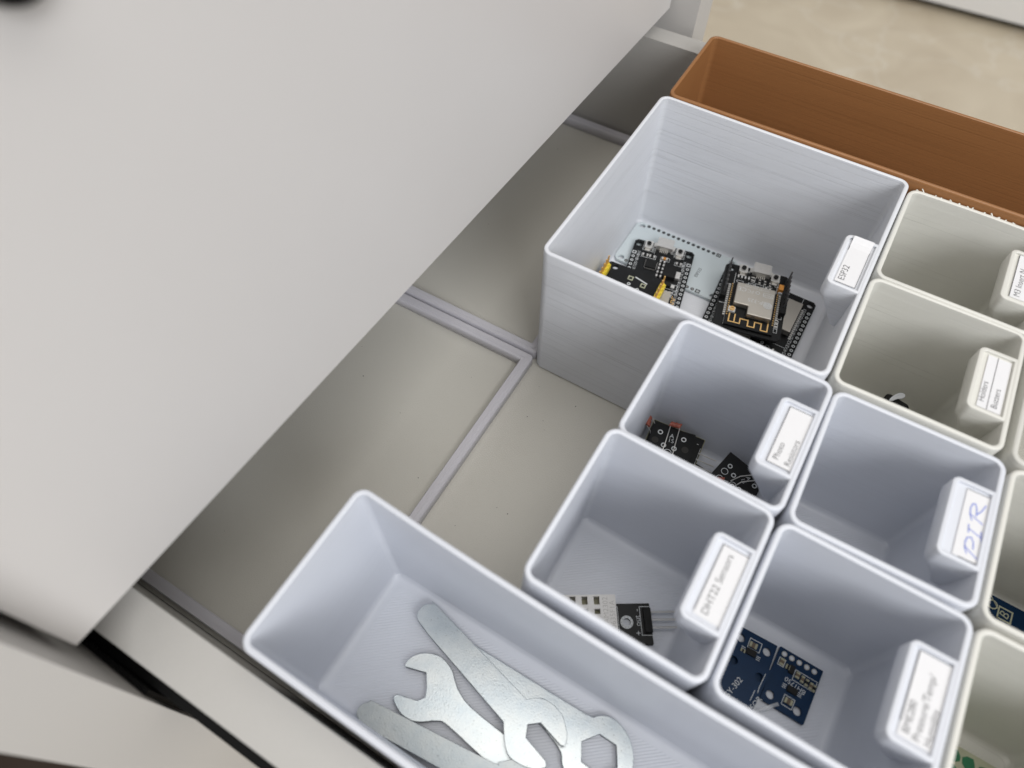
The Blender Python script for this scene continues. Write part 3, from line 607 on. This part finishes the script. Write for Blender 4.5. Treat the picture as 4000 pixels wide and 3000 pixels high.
ldr(t, (-.10, -.09, .06), 40, [[(-.07, -.065, .06), (-.04, -.04, .04)]])
t, hl = photo_module('lowest sensor board lying between the lettered ones', (1.52, 2.60, 0.08), -6, w_=.32, l=.36)
silk(t, [rect(-.12, .12, .06, .14)], [('S', .05, -.06, .10, 0, 'CENTER')]); rings(t, [(.05, .10)], .017, .012, 'silk')

# DHT22 module
t = thing('humidity_sensor', 'white slotted sensor on a small black board with three pins', 'sensor', (1.328, 1.445, 0.045), 31.5)
# local x runs from the white body towards the pins; local y up
bm = plate_bm(chamfer_rect(.62, .27, .004), [circ(.145, .012, .026)], 0, TH); bmesh.ops.translate(bm, verts=bm.verts, vec=(.075, -.125, 0)); done('board_plate', bm, 'pcb_black', t)
bm = bmesh.new(); ring_bm(bm, .22, -.113, TH - .002, TH + .0018, .043, .026, 28); done('plated_hole', bm, 'silk', t)
bm = bmesh.new()
for k in range(10): a = 2 * math.pi * k / 10; cyl_bm(bm, .22 + .035 * math.cos(a), -.113 + .035 * math.sin(a), TH + .0015, TH + .0025, .0026, 6)
done('via_dots', bm, 'dark_hole', t)
cells = []
for i in range(5):
    for j in range(3):
        x = .01 - i * .080; y = .006 - j * .082
        h_ = .056 if j == 0 else .036
        cells.append([(x - .020, y - h_ + .02), (x + .020, y - h_ + .02), (x + .020, y + .02), (x - .020, y + .02)])
bw = [(-.345, -.262), (.135, -.262), (.135, .035), (-.345, .035)]
bm = plate_bm(bw, cells, TH + .10, TH + .145); bo = done('sensor_cover', bm, 'dht', t, False)
box('sensor_base', 'dht', bo, -.345, .135, -.262, .035, TH + .002, TH + .06); box('sensor_core', 'edge', bo, -.335, .06, -.25, .025, TH + .061, TH + .068)
box('cover_end', 'dht', bo, .10, .135, -.262, .035, TH + .061, TH + .099); box('cover_side', 'dht', bo, -.345, .099, .026, .035, TH + .061, TH + .099)
bm = bmesh.new(); text_bm(bm, "AOSONG'AM2302", .050, .066, .020, TH + .1458, 90, 'RIGHT'); text_bm(bm, 'L170635F1A', .050, .110, -.004, TH + .1458, 90, 'RIGHT'); done('lettering', bm, 'grey_silk', bo)
ph = box('pin_header', 'chip', t, .335, .385, -.185, -.027, TH + .001, TH + .028)
for k in range(3):
    y = -.052 - k * .0508; bm = bmesh.new(); tube_bm(bm, [(.375, y, TH + .016), (.55, y, TH + .016)], .0085, 8); done('pin', bm, 'tin', ph)
silk(t, [([(.38, -.012), (.315, -.012), (.315, -.20), (.385, -.20)], False), ([(.148, -.01), (.165, -.01), (.165, -.24)], False)], [('-', .06, .295, -.035, 90, 'CENTER'), ('out', .052, .295, -.105, 90, 'CENTER'), ('+', .06, .295, -.185, 90, 'CENTER')])

# light sensor boards
def light_board(label, loc, rz, face=True, w_=.285, l=.375):
    hs = [(-.095, -.13, .028), (.085, -.13, .028)] if face else [(-.085, .11, .028), (.095, .11, .028)]
    t = board('sensor_board', label, loc, rz, w_, l, 'pcb_blue', 'sensor board', holes=hs, ch=.003, group='blue boards in the BME280 box')
    return t
def bh_face(t, o=0):
    rings(t, [(-.107 + .0508 * k, .153) for k in range(5)], .018, .012, 'grey_silk')
    for k in range(5):
        bm = bmesh.new(); cyl_bm(bm, -.107 + .0508 * k, .153, TH - .001, TH + .0008, .012, 12); done('pin_hole', bm, 'clear', t)
    smds(t, [(-.105, .095, .028, .045, 'smd_brown'), (-.06, .085, .03, .03, 'chip'), (.01, .07, .026, .04, 'smd_brown'), (.045, .063, .02, .045, 'smd_brown'), (.075, .058, .02, .045, 'chip'), (.105, .053, .02, .045, 'smd_brown'), (.128, .05, .016, .045, 'chip'), (.015, -.11, .05, .034, 'smd_brown')], 'edge')
    box('chip', 'chip', t, -.05, -.02, .055, .11, TH + .001, TH + .02); box('light_sensor_chip', 'chip', t, -.02, .045, -.055, -.015, TH + .001, TH + .018, bevel=.003)
    silk(t, [rect(-.125, -.085, .07, .12), rect(-.01, .135, .03, .10), rect(-.018, .05, -.145, -.08)] + [([(-.05, -.022 - .011 * k), (-.028, -.022 - .011 * k)], False) for k in range(3)] + [([(.053, -.022 - .011 * k), (.075, -.022 - .011 * k)], False) for k in range(3)], [('BH1750', .044, .02, .005, 172, 'CENTER')])
t = light_board('blue light sensor board marked BH1750 lying alone on the right', (2.660, 1.655, 0.045), -1.8, w_=.29, l=.375); bh_face(t)
t = light_board('blue sensor board under the GY-302 one, with its corner showing', (2.362, 1.655, 0.045), 0.8, False, w_=.285, l=.36)
t2 = t
smds(t, [(.0, .10, .05, .034, 'smd_brown'), (-.05, .03, .03, .03, 'chip')], 'edge'); box('light_sensor_chip', 'chip', t, -.03, .035, .03, .07, TH + .001, TH + .018)
silk(t, [rect(-.03, .05, .075, .14)] + [([(-.062, .062 - .011 * k), (-.04, .062 - .011 * k)], False) for k in range(3)] + [([(.045, .05 - .011 * k), (.067, .05 - .011 * k)], False) for k in range(3)], [('BH1750', .045, -.01, .005, -6, 'CENTER')])
t = light_board('blue sensor board marked GY-302 lying on top at the left', (2.352, 1.475, 0.085), -4.5, False, w_=.285, l=.38)
silk(t, [([(.12, .15), (.12, .05), (.125, .02)], False), ([(.105, .02), (.105, -.05)], False)], [('GY-302', .052, -.015, -.045, 78, 'CENTER'), ('SENSOR', .05, .115, -.175, 78, 'LEFT')])
zt_ = thing('plastic_strip', 'clear narrow plastic strip lying between the blue sensor boards', 'plastic strip', (2.565, 1.44, 0.06), 46)
bm = bmesh.new(); box_bm(bm, -.085, .085, -.011, .011, .0, .012); bmesh.ops.rotate(bm, verts=bm.verts, matrix=Matrix.Rotation(R(-12), 3, 'Y')); done('strip', bm, 'clear_film', zt_, True, .003)

# dark blue lettered board in the box right of the PIR box
t = board('circuit_board', 'dark blue board with a boxed white letter B, beside the PIR box', (3.55, 2.66, 0.12), -2, 0.78, 0.44, 'pcb_blue', ch=.02)
bm = bmesh.new(); x, y, r_ = .175, .125, .042
ribbon_bm(bm, [(x - r_, y - r_), (x + r_, y - r_), (x + r_, y + r_), (x - r_, y + r_)], .009, TH + .0005, TH + .002, True); text_bm(bm, 'B', .085, x, y, TH + .0015, 75, 'CENTER')
y2 = .02; ribbon_bm(bm, [(x - r_, y2 - r_), (x + r_, y2 - r_), (x + r_, y2 + r_), (x - r_, y2 + r_)], .009, TH + .0005, TH + .002, True); text_bm(bm, '3', .085, x, y2, TH + .0015, 75, 'CENTER')
ribbon_bm(bm, circ(x - .085, y + .03, .03, 14), .007, TH + .0005, TH + .002, True); ribbon_bm(bm, [(x - .12, y + .10), (x - .05, y + .02)], .004, TH + .0005, TH + .002)
done('silkscreen', bm, 'beige', t)
# patterned green board in the lower right box
t = board('circuit_board', 'green and beige patterned board at the lower right corner', (3.55, 1.60, 0.05), -1, 0.86, 0.48, 'beige', ch=.02)
for i in range(9):
    for j in range(5):
        if random.random() < .78:
            bm = bmesh.new(); x = -.37 + i * .092; y = -.18 + j * .088
            pts = [(x + .039 * math.cos(a * .785 + .39) * random.uniform(.8, 1.25), y + .039 * math.sin(a * .785 + .39) * random.uniform(.8, 1.25)) for a in range(8)]
            vs = [bm.verts.new((p[0], p[1], TH + .0012)) for p in pts]; bm.faces.new(vs); done('green_patch', bm, 'pcb_green', t)

# black holder and its pale loop in the Buzzers box
t = thing('black_holder', 'small black plastic part with a pale tab inside the Buzzers box', 'plastic part', (2.560, 3.62, 0.42), -12)
bm = bmesh.new(); lo = [[bm.verts.new(p) for p in rr_loop(-.09 + i, .09 - i, -.22 + i, .20 - i, .035, z, side=2)] for i, z in ((.01, 0), (0, .02), (0, .09), (.02, .11))]
for A, B in zip(lo, lo[1:]):
    for i in range(len(A)): bm.faces.new((A[i], A[(i + 1) % len(A)], B[(i + 1) % len(A)], B[i]))
bm.faces.new(lo[0][::-1]); bm.faces.new(lo[-1]); done('holder_body', bm, 'chip', t, True)
bm = plate_bm(smooth_closed([(-.055, .12), (-.045, .18), (-.025, .225), (.0, .24), (.018, .225), (.012, .195), (-.015, .165), (-.035, .125)], 3), [], .115, .125); done('pale_tab', bm, 'clear', t)
sp = box('stem', 'chip', t, -.03, .03, -.1, .02, -.37, 0)

# ------------------------------------------------------------------ flat wrenches
def wrench(label, outer, holes, z0, th=0.044, tilt=None, mat='zinc'):
    cx = sum(p[0] for p in outer) / len(outer); cy = sum(p[1] for p in outer) / len(outer)
    t = thing('flat_wrench', label, 'wrench', (cx, cy, z0), 0, 'flat wrenches in the long box')
    if tilt: t.rotation_euler = (R(tilt[0]), R(tilt[1]), 0)
    bm = plate_bm([(x - cx, y - cy) for x, y in outer], [[(x - cx, y - cy) for x, y in h] for h in holes], 0, th)
    bmesh.ops.dissolve_limit(bm, angle_limit=R(1), verts=bm.verts, edges=bm.edges)
    bm.normal_update()
    for f in bm.faces: f.material_index = 0 if abs(f.normal.z) > .5 else 1
    done('wrench_body', bm, [mat, 'cut_steel'], t, False, 0.003, 1, 50)
hexh = [(1.722, .763), (1.839, .761), (1.896, .656), (1.835, .565), (1.695, .572), (1.646, .671)]
w4 = smooth_closed([(.70, .812), (1.20, .817), (1.60, .822), (1.66, .845), (1.70, .874), (1.765, .886), (1.855, .862), (1.925, .806), (1.975, .72), (1.975, .63), (1.92, .54), (1.83, .475), (1.75, .452), (1.66, .462), (1.60, .50), (1.56, .555), (1.45, .60), (1.30, .63), (.72, .655), (.64, .69), (.62, .735), (.64, .785)], 3, sharp=(0, 1, 18))
wrench('ring end wrench with a hexagon hole, bottom of the pile', w4, [hexh], 0.045)
w2 = smooth_closed([(.449, .481), (.452, .520), (.479, .569), (.532, .611), (.610, .637), (.682, .627), (.74, .601), (.78, .566), (.845, .521), (.953, .484), (1.201, .460), (1.75, .38), (1.80, .33), (1.80, .27), (1.74, .235), (1.239, .275), (.89, .322), (.815, .31), (.738, .258), (.679, .231), (.603, .227), (.533, .254), (.500, .281), (.510, .308), (.643, .344), (.672, .385), (.652, .431), (.596, .508), (.459, .468)], 3, sharp=(23, 24, 25, 26, 27, 28, 10, 11))
wrench('bright wrench with an open jaw facing left', w2, [], 0.050, tilt=(0.3, 0.3))
w3 = smooth_closed([(.391, .070), (.362, .097), (.362, .140), (.398, .182), (.464, .203), (1.20, .288), (1.26, .31), (1.334, .372), (1.40, .395), (1.50, .39), (1.58, .35), (1.61, .29), (1.50, .27), (1.43, .20), (1.47, .14), (1.60, .10), (1.56, .05), (1.46, .03), (1.33, .05), (1.24, .12), (.55, .062), (.46, .055)], 3, sharp=(12, 13, 14, 15))
wrench('darker grey wrench with a rounded handle end, nearest the front wall', w3, [], 0.092, tilt=(0, 1.0), mat='dim_zinc')
w1 = smooth_closed([(.362, .752), (.338, .802), (.352, .855), (.395, .886), (.446, .887), (1.238, .696), (1.284, .734), (1.339, .756), (1.407, .753), (1.472, .731), (1.531, .675), (1.559, .631), (1.566, .589), (1.541, .580), (1.378, .626), (1.314, .576), (1.340, .508), (1.505, .459), (1.521, .430), (1.47, .39), (1.40, .368), (1.311, .367), (1.256, .404), (1.212, .461), (1.177, .513), (.50, .702)], 3, sharp=(5, 13, 14, 15, 16, 17, 24, 25))
wrench('long wrench with a rounded handle and open jaw, lying on top of the others', w1, [], 0.098, tilt=(-0.4, -1.2))

# crumbs of plastic dust on the drawer floor
bm = bmesh.new()
for i in range(26):
    x, y = random.uniform(-.0, 1.0), random.uniform(1.05, 2.9)
    if i % 2: x, y = random.uniform(-1.6, -.15), random.uniform(.2, 5.8)
    cyl_bm(bm, x, y, .0005, .004, random.uniform(.0015, .0045), 6)
tag(done('dust_specks', bm, 'ink'), kind='stuff')

# pale dome piece on the floor of the PIR box
t = thing('sensor_dome', 'pale round domed piece on the floor of the PIR box, half hidden', 'sensor part', (2.545, 2.655, 0.045), 0)
bm = bmesh.new(); cyl_bm(bm, 0, 0, 0, .025, .115, 32); done('dome_base', bm, 'cool', t, True, .005)
bm = bmesh.new(); bmesh.ops.create_uvsphere(bm, u_segments=28, v_segments=14, radius=.095); bmesh.ops.delete(bm, geom=[v for v in bm.verts if v.co.z < -.01], context='VERTS')
bmesh.ops.translate(bm, verts=bm.verts, vec=(0, 0, .024)); done('dome_lens', bm, 'cool', t, True)
